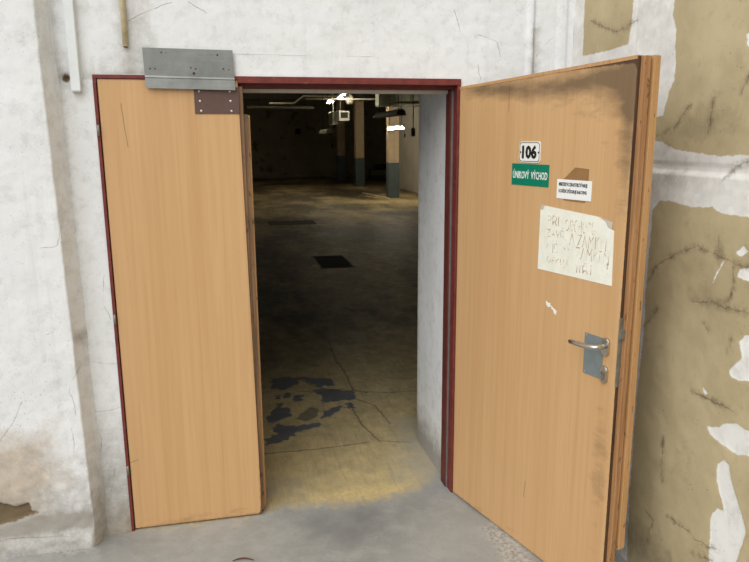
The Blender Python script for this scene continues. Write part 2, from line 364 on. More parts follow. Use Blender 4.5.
M_WOOD = wood_mat('beech_foil', (210, 170, 122), (202, 160, 112), (190, 147, 99))
def edge_wood(name, c0, c1):
    t = NT(name, .5); g = t.noise(1, 5, .7, vec=t.map((80, 80, 3)))
    c = t.mix(t.ramp(g, .38, .66), lin(*c0), lin(*c1))
    k = t.math('MULTIPLY', t.ramp(t.noise(1, 5, .7, vec=t.map((40, 40, 14))), .60, .68), .8)
    t.color(t.mix(k, c, lin(58, 38, 26))); return t.m
M_LATH = edge_wood('beech_lath', (200, 156, 106), (182, 136, 88))
M_REBATE = edge_wood('worn_rebate', (182, 136, 92), (148, 104, 66))
M_GREYED = edge_wood('weathered_rebate', (150, 114, 80), (104, 82, 64))
M_DARKEDGE = edge_wood('dark_edge_wood', (92, 68, 48), (52, 40, 32))  # dark wood tone for the edge core and the groove

def steel_red():
    t = NT('red_oxide_paint', .55); n = t.noise(20, 6, .7)
    c = t.mix(t.ramp(n, .4, .65), lin(122, 52, 46), lin(98, 42, 38))
    ch = t.ramp(t.noise(36, 6, .75), .63, .68)
    t.color(t.mix(t.math('MULTIPLY', ch, .6), c, lin(168, 150, 142))); t.bump(n, .2, .003); return t.m
M_RED = steel_red()
M_REDDARK = plain('red_oxide_paint_dull', (96, 42, 36), .6, vary=.25)
M_SEAL = plain('grey_rubber_seal', (104, 96, 92), .6, vary=.15)
M_LIP = plain('pale_plaster_lip', (190, 184, 172), .8, vary=.1)
def alu():
    t = NT('dull_aluminium', .5, .75); n = t.noise(8, 6, .7); g = t.noise(1, 4, .6, vec=t.map((6, 6, 120)))
    c = t.mix(t.ramp(n, .35, .7), lin(152, 154, 150), lin(128, 130, 126))
    t.color(t.mix(t.ramp(g, .5, .75, 0, .4), c, lin(124, 126, 124))); return t.m
M_ALU = alu()
M_STEEL = plain('brushed_steel', (198, 196, 190), .32, 1., .06, 60)
M_PLATEGREY = plain('grey_steel_plate', (136, 146, 148), .45, .35, .1, 30)
M_LOCK = plain('dull_zinc', (138, 136, 126), .5, .6, .2, 50)
M_BROWN = plain('brown_enamel', (98, 74, 66), .45, 0, .08, 30)
M_RIVET = plain('bright_rivet', (214, 212, 206), .35, .7, .05)
M_HOLE = plain('dark_hole', (26, 24, 22), .9)
M_RUST = plain('rusty_screw', (92, 62, 46), .7, .3, .3, 90)
M_TRUNK = plain('white_gloss_paint', (226, 230, 230), .5, 0, .05, 14, .1)
M_PIPE = plain('yellowed_pipe_paint', (206, 190, 154), .6, 0, .2, 30, .2)
M_ENAMEL = plain('white_enamel', (236, 234, 226), .25, 0, .03)
M_BLACK = plain('black_lettering', (24, 23, 22), .5)
M_GREEN = plain('green_sign_vinyl', (0, 122, 92), .4, 0, .03)
M_WHITE = plain('white_print', (240, 240, 236), .5, 0, .02)
def paper():
    t = NT('old_paper', .8); n = t.noise(16, 6, .7)
    c = t.mix(t.ramp(n, .4, .68), lin(240, 239, 226), lin(228, 226, 208))
    t.color(t.mix(t.math('MULTIPLY', t.ramp(t.noise(60, 4), .64, .7), .4), c, lin(196, 176, 136))); return t.m
M_PAPER = paper()
M_INK = plain('faded_brown_ink', (186, 158, 126), .8, 0, .3, 60)
M_INK2 = plain('dark_ink_remains', (112, 82, 62), .8, 0, .4, 90)
M_CARD = plain('brown_parcel_tape', (150, 112, 70), .5, 0, .08, 20)
M_CONC = plain('bare_plaster', (150, 132, 106), .9, 0, .2, 40, .4)
M_TAPE = plain('clear_tape', (196, 188, 172), .3, 0, .08)
# the hall behind the door
M_HALLWALL = plain('hall_white_wall', (186, 180, 166), .85, 0, .12, 1.6)
M_HALLFAR = plain('hall_far_wall', (150, 142, 122), .9, 0, .25, .9)
def far_mat():
    t = NT('hall_far_wall_peeling', .9, spec=.2); n = t.noise(.9, 5)
    c = t.mix(t.ramp(n, .3, .7), lin(172, 164, 142), lin(144, 136, 118))
    k = t.math('MULTIPLY', t.ramp(t.noise(2.1, 5, .6), .60, .63), t.ramp(t.noise(.35, 2), .42, .5))
    t.color(t.mix(t.math('MULTIPLY', k, .55), c, lin(52, 48, 42))); return t.m
M_HALLFAR = far_mat()
M_CEIL = plain('hall_ceiling', (118, 114, 106), .9, 0, .2, 2)
M_BEAM = plain('hall_beam', (132, 128, 118), .85, 0, .15, 3)
M_COLUP = plain('column_cream_paint', (206, 186, 156), .75, 0, .08, 5)
M_COLLOW = plain('column_grey_paint', (86, 98, 104), .6, 0, .12, 5)
M_DUCT = plain('galvanised_duct', (128, 132, 122), .5, .4, .15, 6)
M_DARKMET = plain('dark_metal', (52, 50, 46), .5, .4, .2, 8)
M_LAMPBODY = plain('lamp_reflector', (92, 88, 76), .45, .2, .15, 8)
M_LAMPWHITE = plain('lamp_white', (214, 208, 190), .5, 0, .05)
M_CORD = plain('black_cord', (36, 34, 32), .7)
M_HEATER = plain('heater_light_grey', (196, 198, 190), .5, 0, .08, 5)
M_PLANK = plain('pale_plank', (214, 196, 156), .7, 0, .12, 9)
M_HATCHWORN = plain('worn_hatch_plate', (64, 60, 50), .9, 0, .25, 9)
M_HATCH = plain('hatch_plate', (34, 33, 30), .9, 0, .2, 12)
def glow(name, rgb, s):
    m = bpy.data.materials.new(name); m.use_nodes = True; b = m.node_tree.nodes['Principled BSDF']
    b.inputs['Base Color'].default_value = lin(240); b.inputs['Emission Color'].default_value = lin(*rgb)
    b.inputs['Emission Strength'].default_value = s; return m
M_GLOW = glow('lit_fluorescent_tube', (255, 241, 212), 52.)
M_GLOWADDED = glow('added_lamp_tube', (255, 241, 212), 15.)  # tube of the unseen lamps added to light the hall

# ------------------------------------------------------------------ the setting: front wall with its opening
def build_front():
    X = axis((-4., -.9, .4), (-.9, -.15, .02), (-.15, 0., .008), (0., W, .012), (W, XS, .008)); X[np.abs(X-W).argmin()] = W
    Z = axis((-.06, H, .008), (H, 2.5, .008), (2.5, 5.2, .45)); Z[np.abs(Z-H).argmin()] = H
    gx, gz = np.meshgrid(X, Z, indexing='ij'); x, z = gx.ravel(), gz.ravel()
    crack = line_dist(x, z, FCRACKS); cs = line_signed(x, z, FCRACKS)
    hc = HOLE[0]; hole = .017-np.hypot((x-hc[0])*1.1, z-hc[1])
    fl_ = fbm(np.stack([x, z*0, z], 1), 5., 4); fine = fbm(np.stack([x, z*0+3, z], 1), 22., 3)
    y = fl_*.0035+fine*.0012
    y -= .010*sst(x, 1.862, 1.868)*(1-sst(x, 1.893, 1.898))*sst(z, .0, .1)
    y += .008*sst(x, 1.894, 1.897)*(1-sst(x, 1.902, 1.906))*sst(z, 1.99, 2.02)
    y -= .012*sst(x, 2.012, 2.018)*(1-sst(x, 2.048, 2.056))
    y += .030*sst(hole, -.006, .02)
    # plaster swells towards the floor beside the door
    y -= .010*(1-sst(z, .02, .22))*(x < .0)
    edge = np.maximum(np.maximum(-x, x-W), z-H)          # calm next to the frame
    y *= np.clip(edge/.03, .15, 1)
    grime = np.where(x < 0, (1-sst(z, .0, .75))*.62, .0)+.45*np.exp(-((x-hc[0])**2+(z-hc[1])**2)/.0022)
    grime += .34*np.exp(-np.maximum(z-H, 0)/.03)*(x > -.05)*(x < .25)*(z > H-.02)
    grime += .35*np.exp(-(np.abs(x-1.9)/.02)**2)*(z > 1.98)*(z < 2.25)
    grime += .28*np.exp(-((x+.145)/.02)**2)
    grime += .25*np.exp(-((x-.19)/.05)**2)*(z > 2.02)+.30*np.exp(-((x-.125)/.035)**2)*(z > 2.02)
    brown = .10-(z-.02)-np.abs(x+.02)*.6
    brown = np.where(x < 0, brown, -1)
    keep = ~((X[:-1,None] >= -.0005) & (X[1:,None] <= W+.0005) & (Z[None,1:] <= H+.0005))
    V = np.stack([x, y, z], 1).tolist(); F = grid_faces(len(X), len(Z), keep)
    n0 = len(V); A = {'crack': crack, 'cs': cs, 'hole': hole, 'grime': grime, 'brown': brown}
    # reveals (jambs and head) and the back of the wall
    def patch(fn, nu, nv, g):
        b = len(V)
        for i in range(nu):
            for j in range(nv):
                p = fn(i/(nu-1), j/(nv-1)); V.append(p)
                A['crack'] = np.append(A['crack'], 1.); A['cs'] = np.append(A['cs'], 1.); A['hole'] = np.append(A['hole'], -1.)
                A['brown'] = np.append(A['brown'], -1.); A['grime'] = np.append(A['grime'], g(*p))
        F.extend(grid_faces(nu, nv, base=b))
    gj = lambda a, b, c: .95*max(0, 1-max(c, 0)/.26)+.25*max(0, 1-abs(b-D)/.05)
    wob = lambda a, b: .003*mnoise.noise(Vector((a*5, b*5, 1)))
    patch(lambda u, v: (W+.0045+wob(u, v*2)*min(1, u*12), D*(1-u), -.06+(2.11+.06)*v), 24, 60, gj)
    patch(lambda u, v: (-.0045+wob(u, v*2)*min(1, (1-u)*12), D*u, -.06+(2.11+.06)*v), 24, 60, gj)
    patch(lambda u, v: (-.0045+(W+.009)*u, D*v, 2.11), 24, 12, lambda a, b, c: 0)
    for x0, x1, z0, z1 in ((ROOM_X0, -.0045, -.06, ROOM_H), (W+.0045, ROOM_X1, -.06, ROOM_H), (-.0045, W+.0045, 2.11, ROOM_H)):
        patch(lambda u, v: (x0+(x1-x0)*(1-u), D, z0+(z1-z0)*v), 4, 4, lambda a, b, c: 0)
    return tag(mesh_obj('wall_front', V, F, M_WALL, None, True, A), 'rough white plastered wall with the doorway', 'wall', None, 'structure')
build_front()

def build_left():
    # a shallow pier whose face stands 9 cm proud, with a splayed return
    S = axis((-3.2, -.95, .25), (-.95, -.185, .008), (-.185, -.140, .002))
    Z = axis((-.06, 2.5, .008), (2.5, 5.2, .45))
    gs, gz = np.meshgrid(S, Z, indexing='ij'); s, z = gs.ravel(), gz.ravel()
    lean = np.interp(z, [0, 2.3], [.032, 0.])*sst(s, -.6, -.2)
    edge = -.185
    y = np.where(s < edge, -.09, -.09+np.clip((s-edge)/.045, 0, 1)*.10)
    r = sst(s, edge-.012, edge); y = y+.004*r*(s < edge)
    broken = poly_sdf(s, z, BROKEN)
    f1 = fbm(np.stack([s, y, z], 1), 3.5, 4); f2 = fbm(np.stack([s, y, z], 1), 20., 3)
    low = 1-sst(z, .1, .7)
    y = y+f1*.005+f2*(.0014+.0022*low)
    y += .016*sst(broken+f2*.01, -.003, .008)
    y -= .016*(1-sst(z, .03, .09))*(s < edge)
    x = s+lean+.003*fbm(np.stack([s*0, y*0, z], 1), 9., 3)*(s > -.25)
    crack = line_dist(s, z, PCRACKS); cs = line_signed(s, z, PCRACKS)
    bare = poly_sdf(s, z, BROWN)
    grime = .55*(1-sst(z, .0, .5))+.52*np.exp(-((z-.13)/.04)**2)*(s < edge)+.05*(s > edge)+.35*np.exp(-((z-.95)/.03)**2)*(s > edge)
    A = {'crack': crack, 'cs': cs, 'hole': broken, 'grime': grime, 'brown': bare}
    return tag(mesh_obj('wall_left', np.stack([x, y, z], 1), grid_faces(len(S), len(Z)), M_PIL, None, True, A),
               'white plastered pier projecting at the left edge, damp stained at its foot', 'wall', None, 'structure')
build_left()

def build_right():
    Y = axis((-7., -1.7, .4), (-1.7, -.0, .008)); Z = axis((-.06, 2.55, .008), (2.55, 5.2, .45))
    gy, gz = np.meshgrid(Y, Z, indexing='ij'); y, z = gy.ravel(), gz.ravel()
    f1 = fbm(np.stack([y*0+5, y, z], 1), 3., 4); f2 = fbm(np.stack([y*0+5, y, z], 1), 18., 3)
    x = XS+f1*.004+f2*.001
    x = x-.012*(1-sst(z, 1.629, 1.633))+.004*sst(z, 1.633, 1.64)*(1-sst(z, 1.665, 1.67))
    spot = poly_sdf(y, z, SPOTS); x = x+.002*sst(spot, -.004, .006)
    x = x+.004*sst(y, -.507, -.503)*(1-sst(y, -.499, -.495))*sst(z, 2., 2.05)
    crack = line_dist(y, z, SCRACKS); cs = line_signed(y, z, SCRACKS)
    tan = poly_sdf(y, z, TAN)
    # beyond the lens the same scheme goes on
    far = (y < -1.33); tan = np.where(far, np.where(np.abs(z-1.62) < .1, -.1, .1), tan)
    grime = .50*np.exp(-((z-.12)/.10)**2)*(y > -1.0)+.36*np.exp(-((y+.93)**2/.03+(z-1.80)**2/.006))
    grime += .30*np.exp(-((y+.80)**2/.02+(z-1.62)**2/.003))+.33*np.exp(-((y+1.06)**2/.01+(z-1.22)**2/.003))+.5*np.exp(-((y+1.10)**2/.0008+(z-1.385)**2/.0012))
    A = {'tan': tan, 'spot': spot, 'crack': crack, 'cs': cs, 'grime': grime}
    return tag(mesh_obj('wall_right', np.stack([x, y, z], 1), grid_faces(len(Y), len(Z), flip=True), M_SIDE, None, True, A),
               'tan painted side wall with ragged white filler patches', 'wall', None, 'structure')
build_right()

def build_floor():
    X = axis((-9., -1., 1.), (-1., 2.2, .011), (2.2, 9.2, 1.)); Y = axis((-8., -1.2, .8), (-1.2, 2.4, .012), (2.4, 3.4, .06), (3.4, 30., 1.))
    gx, gy = np.meshgrid(X, Y, indexing='ij'); x, y = gx.ravel(), gy.ravel()
    yb = np.interp(x, [.55, .72, .87, 1.0, 1.14, 1.34, 1.46, 1.56], [.02, .05, .035, .01, .01, .06, .10, .26])
    yellow = np.clip(y-yb, -1, 1)
    patch = poly_sdf(x, y, PATCH); greyspot = poly_sdf(x, y, GREY); crack = line_dist(x, y, GCRACKS); cs = line_signed(x, y, GCRACKS)
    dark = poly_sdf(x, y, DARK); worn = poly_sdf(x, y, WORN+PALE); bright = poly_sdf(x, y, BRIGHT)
    dust = np.maximum(.36-np.abs(x-1.56)*1.3-np.abs(y-.25)*.25, .14-np.hypot((x-.62)*.7, y-.25))
    dust = np.where(y > D+.35, -1, dust)
    z = np.full(x.shape, GZ)
    near = (np.abs(x-.6) < 1.7) & (y > -1.25) & (y < 2.4); P = np.stack([x, y, z], 1)
    z[near] += .0022*fbm(P[near], 4., 4)
    z += .006*np.exp(-np.maximum(worn*-1, 0)/.05)*(y < 0)
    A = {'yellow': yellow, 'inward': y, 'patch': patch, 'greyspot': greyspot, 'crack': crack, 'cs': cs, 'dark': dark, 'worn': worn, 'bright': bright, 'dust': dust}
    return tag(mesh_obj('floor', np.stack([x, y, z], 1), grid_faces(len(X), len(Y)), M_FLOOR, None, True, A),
               'worn concrete floor, grey outside and ochre painted inside the hall', 'floor', None, 'structure')
build_floor()

# ------------------------------------------------------------------ steel door frame
def build_frame():
    fr = thing('trim_1', 'red painted steel door frame around the opening', 'door frame'); fr['kind'] = 'structure'
    bm = bmesh.new()
    add_box(bm, -.013, 0.0, -.006, .05, GZ, 1.9915, .002); add_box(bm, W-.004, W+.012, -.006, .05, GZ, 1.9915, .002); add_box(bm, .560, W+.012, -.0062, .0505, 1.992, H, .002); add_box(bm, -.013, .5595, -.0055, .0505, 2.0045, H, .002); add_box(bm, -.0125, -.0005, -.0055, .05, 1.992, 2.0043)
    bm_obj('frame_face', bm, M_RED, fr)
    bm = bmesh.new()
    add_box(bm, W-.011, W+.002, .0505, .0595, GZ, 1.975, .003); add_box(bm, .001, .020, .046, .059, GZ, 1.975, .003)
    bm_obj('rebate_seal', bm, M_SEAL, fr)
    bm = bmesh.new()
    add_box(bm, W-.0145, W+.002, .060, .13, GZ, 1.9755, .003); add_box(bm, 0.001, .030, .060, .13, GZ, 1.9755, .003); add_box(bm, 0.001, W+.001, .051, .1045, 1.976, 2.03, .002)
    bm_obj('frame_stop', bm, M_REDDARK, fr)
    bm = bmesh.new(); add_box(bm, 0.002, W+.001, .105, .15, 1.962, 2.10, .003)
    bm_obj('plaster_lip', bm, M_LIP, fr)
    # two hinge knuckles on the left jamb and one on the right
    for z in (1.80, 1.003, .295):
        tube('hinge', [(-.006, -.008, z-.022), (-.006, -.008, z), (-.006, -.008, z+.022)], .005, M_LOCK, fr)
    return fr
build_frame()

# ------------------------------------------------------------------ door leaves
def leaf_panel(parent, xt, xb, zt0, zt1, th, attrs, mat=None, x0=0.):
    """a leaf panel whose face (-y) is a fine grid; right edge runs from xb (foot) to xt (head)"""
    nx = int(max(xt, xb)/.009); nz = int(2.0/.009)
    u, v = np.meshgrid(np.linspace(0, 1, nx), np.linspace(0, 1, nz), indexing='ij'); u, v = u.ravel(), v.ravel()
    x = x0+u*(xb+(xt-xb)*v-x0); z = v*(zt0+(zt1-zt0)*u)
    y = np.zeros_like(x); rim = np.minimum(np.minimum(u, 1-u)*max(xt, xb), np.minimum(v, 1-v)*2); y = np.where(rim < 1e-6, .0015, y)
    f = np.stack([x, y, z], 1); bk = f.copy(); bk[:,1] = th
    n = nx*nz; F = grid_faces(nx, nz); F += grid_faces(nx, nz, flip=True, base=n)
    idx = lambda i, j: i*nz+j
    for i in range(nx-1):
        F.append((idx(i,0), idx(i,0)+n, idx(i+1,0)+n, idx(i+1,0))); F.append((idx(i,nz-1), idx(i+1,nz-1), idx(i+1,nz-1)+n, idx(i,nz-1)+n))
    for j in range(nz-1):
        F.append((idx(0,j), idx(0,j+1), idx(0,j+1)+n, idx(0,j)+n)); F.append((idx(nx-1,j), idx(nx-1,j)+n, idx(nx-1,j+1)+n, idx(nx-1,j+1)))
    attrs = dict(attrs); L_ = attrs.pop('lines'); attrs['crack'] = lambda x, z: line_dist(x, z, L_); attrs['cs'] = lambda x, z: line_signed(x, z, L_)
    A = {k: np.concatenate([g(x, z), np.zeros(n)+(1 if k in ('crack', 'cs') else 0)]) for k, g in attrs.items()}
    return mesh_obj('panel', np.concatenate([f, bk]), F, mat or M_WOOD, parent, False, A)

def build_left_leaf():
    t = thing('door_leaf', 'closed narrow beech-coloured door leaf at left with a brown plate riveted on its top corner', 'door', (0.004, 0, .0))
    G = {'dirt': lambda x, z: .30*(1-sst(z, .0, .10))+.12*np.exp(-((z-1.93)/.06)**2),
         'edge': lambda x, z: .75*np.exp(-z/.018)+.62*np.exp(-x/.006)*(z > 1.7)+.66*np.exp(-(.575-x)/.008),
         'lines': [[(.085, 1.90), (.092, 1.80), (.098, 1.74)], [(.004, .33), (.03, .338)]]}
    leaf_panel(t, .556, .579, 2.003, 2.003, .036, G)
    bm = bmesh.new(); add_box(bm, .552, .576, .012, .034, .004, 1.98, .001); bm_obj('rebate_strip', bm, M_GREYED, t)
    box('dark_gasket', .566, .593, .022, .046, .006, 1.865, M_GREYED, t, .001)
    box('cover_lath', .560, .603, .044, .058, .012, 1.862, M_LATH, t, .0015)
    p = box('corner_plate', .376, .559, -.003, 0.0, 1.866, 1.975, M_BROWN, t, .0008)
    for x, z in ((.397, 1.958), (.399, 1.918), (.402, 1.878), (.522, 1.958), (.524, 1.919), (.526, 1.878)):
        bm_obj('rivet', add_dome(bmesh.new(), (x, -.003, z), .0052), M_RIVET, p, True)
    return t
build_left_leaf()

HINGE = (W, 0., 0.)
def leaf_point(s, y, z):
    c, sn = math.cos(LEAF_ANG), math.sin(LEAF_ANG)
    return (HINGE[0]+s*c-y*sn, HINGE[1]+s*sn+y*c, z)
def leaf_thing(name, label, cat, s, y, z):
    """a thing that hangs on the open leaf: placed at its real spot, turned with the leaf"""
    return thing(name, label, cat, leaf_point(s, y, z), LEAF_ANG)

def build_right_leaf():
    t = thing('door_leaf', 'wide beech-coloured door leaf standing open at right, with lever handle and stickers', 'door', HINGE, LEAF_ANG)
    def dirt(x, z):
        top = 2.0
        d = .60*np.exp(-((z-1.945-.012*np.sin(x*9))/.040)**2)*sst(x, .02, .2)+.36*np.exp(-((z-1.88)/.08)**2)*sst(x, .25, .95)
        d += .66*np.exp(-((x-.985)/.04)**2)*sst(z, 1.25, 1.8)+.42*np.exp(-((x-.95)/.05)**2)*np.exp(-((z-.55)/.35)**2)
        d += .30*sst(z, 1.88, 1.98)+.16*np.exp(-((x-.93)/.09)**2)*sst(z, 1.2, 1.9)
        d += .18*(1-sst(z, .0, .12))
        return d
    G = {'dirt': dirt,
         'edge': lambda x, z: .74*np.exp(-(1.0-x)/.010)+.80*np.exp(-z/.010)+.30*np.exp(-(1.985-z)/.012),
         'lines': [[(.55, .30), (.545, .24)], [(.36, 1.87), (.361, 1.96)]]}
    leaf_panel(t, 1.0, 1.0, 1.982, 2.018, .020, G, None, .014)
    bm = bmesh.new()
    v = [(.014, -.0015, 1.972), (1.0, -.0015, 2.008), (1.0, -.0015, 2.020), (.014, -.0015, 1.984)]
    add = [bm.verts.new(p) for p in v]+[bm.verts.new((a, .026, c)) for a, b, c in v]
    for f in ((0,1,2,3), (7,6,5,4), (0,4,5,1), (1,5,6,2), (2,6,7,3), (3,7,4,0)): bm.faces.new([add[i] for i in f])
    bm_obj('top_lipping', bm, M_LATH, t)
    box('edge_core', .96, 1.002, .002, .022, .006, 2.016, M_DARKEDGE, t)
    box('rebate_strip', .90, 1.021, .0155, .040, .006, 2.018, M_REBATE, t, .001)
    box('groove_strip', .90, 1.012, .038, .052, .010, 2.014, M_DARKEDGE, t)
    box('cover_lath', .93, 1.026, .050, .080, .235, 2.020, M_LATH, t, .0015)
    box('outer_skin', .03, .95, .021, .042, .004, 1.985, M_WOOD, t)
    # lock in the edge
    lk = box('lock_faceplate', 1.0005, 1.0055, -.002, .0152, .885, 1.140, M_LOCK, t, .0008)
    bm = bmesh.new(); add_prism(bm, [(1.005, 1.062), (1.016, 1.066), (1.016, 1.096), (1.005, 1.100)], -.004, .0150); bm_obj('latch_bolt', bm, M_LOCK, lk)
    # cover plate, roses, lever, cylinder
    cp = box('cover_plate', .846, .936, -.003, 0, .894, 1.050, M_PLATEGREY, t, .0006)
    for x, z in ((.853, 1.043), (.853, .902)): bm_obj('screw', add_dome(bmesh.new(), (x, -.003, z), .003), M_STEEL, cp, True)
    hd = prism('handle_rose', stadium(.951, 1.022, .031, .068), -.011, 0, M_STEEL, t, .003)
    pts = [(.951, -.008, 1.026), (.951, -.030, 1.026), (.950, -.044, 1.026), (.945, -.053, 1.025), (.934, -.058, 1.024), (.915, -.060, 1.022), (.86, -.061, 1.020), (.832, -.061, 1.020), (.826, -.060, 1.020)]
    tube('lever', pts, [.010, .0095, .0095, .0095, .0095, .0095, .009, .0085, .006], M_STEEL, hd, 14)
    cy = prism('cylinder_rose', stadium(.951, .918, .031, .066), -.011, 0, M_STEEL, t, .003)
    bm = bmesh.new(); add_prism(bm, oval(.951, .925, .017, .017, 20, 2), -.016, -.010, .001); add_prism(bm, rrect(.946, .956, .899, .920, .003), -.016, -.010); bm_obj('lock_cylinder', bm, M_LOCK, cy)
    box('key_slot', .9502, .9518, -.0165, -.0155, .920, .930, M_HOLE, cy)
    return t
build_right_leaf()

# --- what is stuck or screwed on the open leaf
t = leaf_thing('number_plate', 'small domed white enamel house number plate reading 106', 'number plate', .5, 0, 1.704)
bm = bmesh.new(); add_prism(bm, rrect(-.062, .062, -.041, .041, .013), -.004, -.0005, .0015); bm_obj('plate', bm, M_ENAMEL, t)
bm = bmesh.new()
o, i = rrect(-.0585, .0585, -.0375, .0375, .011), rrect(-.0562, .0562, -.0352, .0352, .010)
a = [bm.verts.new((x, -.0044, z)) for x, z in o]; b = [bm.verts.new((x, -.0044, z)) for x, z in i]
for k in range(len(a)): bm.faces.new((a[k], a[(k+1)%len(a)], b[(k+1)%len(a)], b[k]))
r = bmesh.ops.extrude_face_region(bm, geom=bm.faces[:]); bmesh.ops.translate(bm, verts=[v for v in r['geom'] if isinstance(v, bmesh.types.BMVert)], vec=(0, .0006, 0))
bm_obj('border', bm, M_BLACK, t)
text_mesh('digits', '106', -.044, .043, -.027, .027, -.004, M_BLACK, t, .050)
for sx in (-.053, .053): bm_obj('nail', add_dome(bmesh.new(), (sx, -.0042, -.001), .0042), M_RUST, t, True)

t = leaf_thing('exit_sign', 'green emergency exit sign with white capitals, directly under the number plate', 'sign', .504, 0, 1.614)
box('sign_panel', -.110, .110, -.0015, -.0002, -.043, .043, M_GREEN, t, .0004)
text_mesh('lettering', '\u00daNIKOV\u00dd  V\u00ddCHOD', -.102, .102, -.016, .021, -.0015, M_WHITE, t, .010)

t = leaf_thing('warning_sticker', 'small white sticker with two lines of black print, on brown tape above the paper note', 'sticker', .749, 0, 1.570)
box('sticker_sheet', -.088, .088, -.0022, -.0010, -.036, .036, M_WHITE, t, .0003)
text_mesh('lettering', 'MINISTERSTVO ZDRAVOTNICTV\u00cd VARUJE:', -.077, .068, .0075, .0285, -.0022, M_BLACK, t, .022)
text_mesh('lettering', 'KOU\u0158EN\u00cd ZP\u016eSOBUJE RAKOVINU', -.077, .066, -.0175, .0045, -.0022, M_BLACK, t, .022)

tp = prism('tape_piece', [(-.049, .042), (.001, .082), (.069, .078), (.069, .034), (.077, .030), (-.069, .032)], -.0010, -.0002, M_CARD, t); tp['label'] = 'torn brown parcel tape above the sticker'
tp = prism('tape_piece', [(-.061, -.030), (.065, -.030), (.057, -.044), (-.049, -.042)], -.0010, -.0002, M_CARD, t); tp['label'] = 'brown parcel tape below the sticker'

t = leaf_thing('paper_note', 'old yellowed paper note with faded brown handwriting stuck on the open leaf', 'paper', .765, 0, 1.37)
prism('sheet', [(-.182, .131), (.122, .112), (.150, .100), (.156, .082), (.186, .070), (.191, -.124), (-.192, -.124), (-.190, .116)], -.0014, -.0002, M_PAPER, t)
prism('torn_tape', [(.112, .113), (.178, .101), (.176, .074), (.158, .080), (.146, .098)], -.0018, -.0012, M_TAPE, t)
prism('corner_tape', [(-.190, .114), (-.182, .134), (-.166, .130), (-.176, .112)], -.0018, -.0012, M_TAPE, t)
rows = [('P\u0158I', -.145, -.085, .058, .108), ('ODCHODU', -.05, .10, .044, .090), ('ZAV\u0158I', -.150, -.045, .012, .054), ('A ZAMKNI', -.025, .165, -.006, .040),
        ('KL\u00cd\u010c', -.150, -.085, -.050, .004), ('SE', -.055, -.022, -.038, -.010), ('ZAMKEM', .01, .172, -.052, -.008), ('D\u011aKUJI', -.14, -.03, -.098, -.056), ('JI\u0158\u00cd', .01, .095, -.112, -.062), ('!', .163, .170, -.085, -.045)]
for k, (w, x0, x1, z0, z1) in enumerate(rows):
    o = text_mesh('handwriting', w, x0, x1, z0, z1, -.0014, M_INK, t, -.012, .0003)
    me = o.data; bmx = bmesh.new(); bmx.from_mesh(me)                 # the ink has flaked: drop part of each stroke
    kill = [f for f in bmx.faces if mnoise.noise(Vector((f.calc_center_median().x*160+k, 0, f.calc_center_median().z*160))) > -.06]
    bmesh.ops.delete(bmx, geom=kill, context='FACES'); bmx.to_mesh(me); bmx.free()
t = leaf_thing('sticker_residue', 'white scraps of a torn off sticker between paper note and lever handle', 'sticker', .657, 0, 1.108)
prism('scrap', [(-.030, .018), (-.018, .012), (-.004, .012), (-.001, -.002), (-.014, -.006), (-.026, .002)], -.0008, -.0001, M_WHITE, t)
prism('scrap', [(.002, .004), (.010, -.002), (.034, -.012), (.030, -.028), (.018, -.022), (.014, -.012), (.004, -.008)], -.0008, -.0001, M_WHITE, t)

# ------------------------------------------------------------------ things on the front wall
t = thing('metal_plate', 'creased bare aluminium sheet screwed over the head of the closed leaf', 'metal sheet', (.190, -.010, 1.968))
bm = bmesh.new()
prof = [(-.004, .158), (-.0035, .050), (-.0065, .043), (-.0045, .040), (-.0085, .0)]
c0, c1 = .0, .3575
rows_ = []
for y, z in prof:
    k = z/.158; xa = -.002+.004*(1-k)*1.; rows_.append([bm.verts.new((xa+(c1-c0)*u, y, z+(-.004*u if z > .1 else -.006*u*(z < .1)))) for u in np.linspace(0, 1, 12)])
for a, b in zip(rows_, rows_[1:]):
    for k in range(11): bm.faces.new((a[k], b[k], b[k+1], a[k+1]))
r = bmesh.ops.extrude_face_region(bm, geom=bm.faces[:]); bmesh.ops.translate(bm, verts=[v for v in r['geom'] if isinstance(v, bmesh.types.BMVert)], vec=(0, .0016, 0))
bm_obj('sheet', bm, M_ALU, t)
for px, py, rr, m in ((161.4, 53, 3.2, M_RUST), (166, 53, 1.8, M_HOLE), (217, 54.6, 3.6, M_RUST), (212, 54.4, 1.5, M_HOLE), (149.4, 69.4, 2.6, M_HOLE), (154, 69.4, 3, M_RUST), (189.6, 68, 3, M_RUST), (194.4, 69, 3, M_RUST), (192.4, 73.6, 5, M_RUST), (222.4, 68.6, 3.4, M_RUST), (228, 69.4, 2.6, M_RUST)):
    z = .158-(py-48.5)*.0039; bm_obj('screw', add_dome(bmesh.new(), ((px-143.5)*.00399, -.0035, z), rr*.0012, (0,-1,0), .35), m, t, True)

t = thing('cable_trunking', 'white square wooden batten ending on the wall left of the door head', 'batten', (-.094, 0, 1.953))
bm = bmesh.new(); add_box(bm, .002, .038, -.028, .004, 0, 2.2, .003)
for v in bm.verts: v.co.x += -.0*v.co.z
bm_obj('batten', bm, M_TRUNK, t)
box('end_grain', .004, .036, -.026, .002, -.003, .001, M_LIP, t)
t = thing('pipe_stub', 'thin yellowed conduit pipe ending above the corner of the closed leaf', 'pipe', (.125, -.012, 2.128))
tube('pipe', [(0, 0, 0), (0, 0, .3), (0, 0, .9), (0, 0, 2.2)], .0105, M_PIPE, t, 14)
tube('open_end', [(0, 0, -.003), (0, 0, .004), (0, 0, .008)], .0088, M_RUST, t, 12)

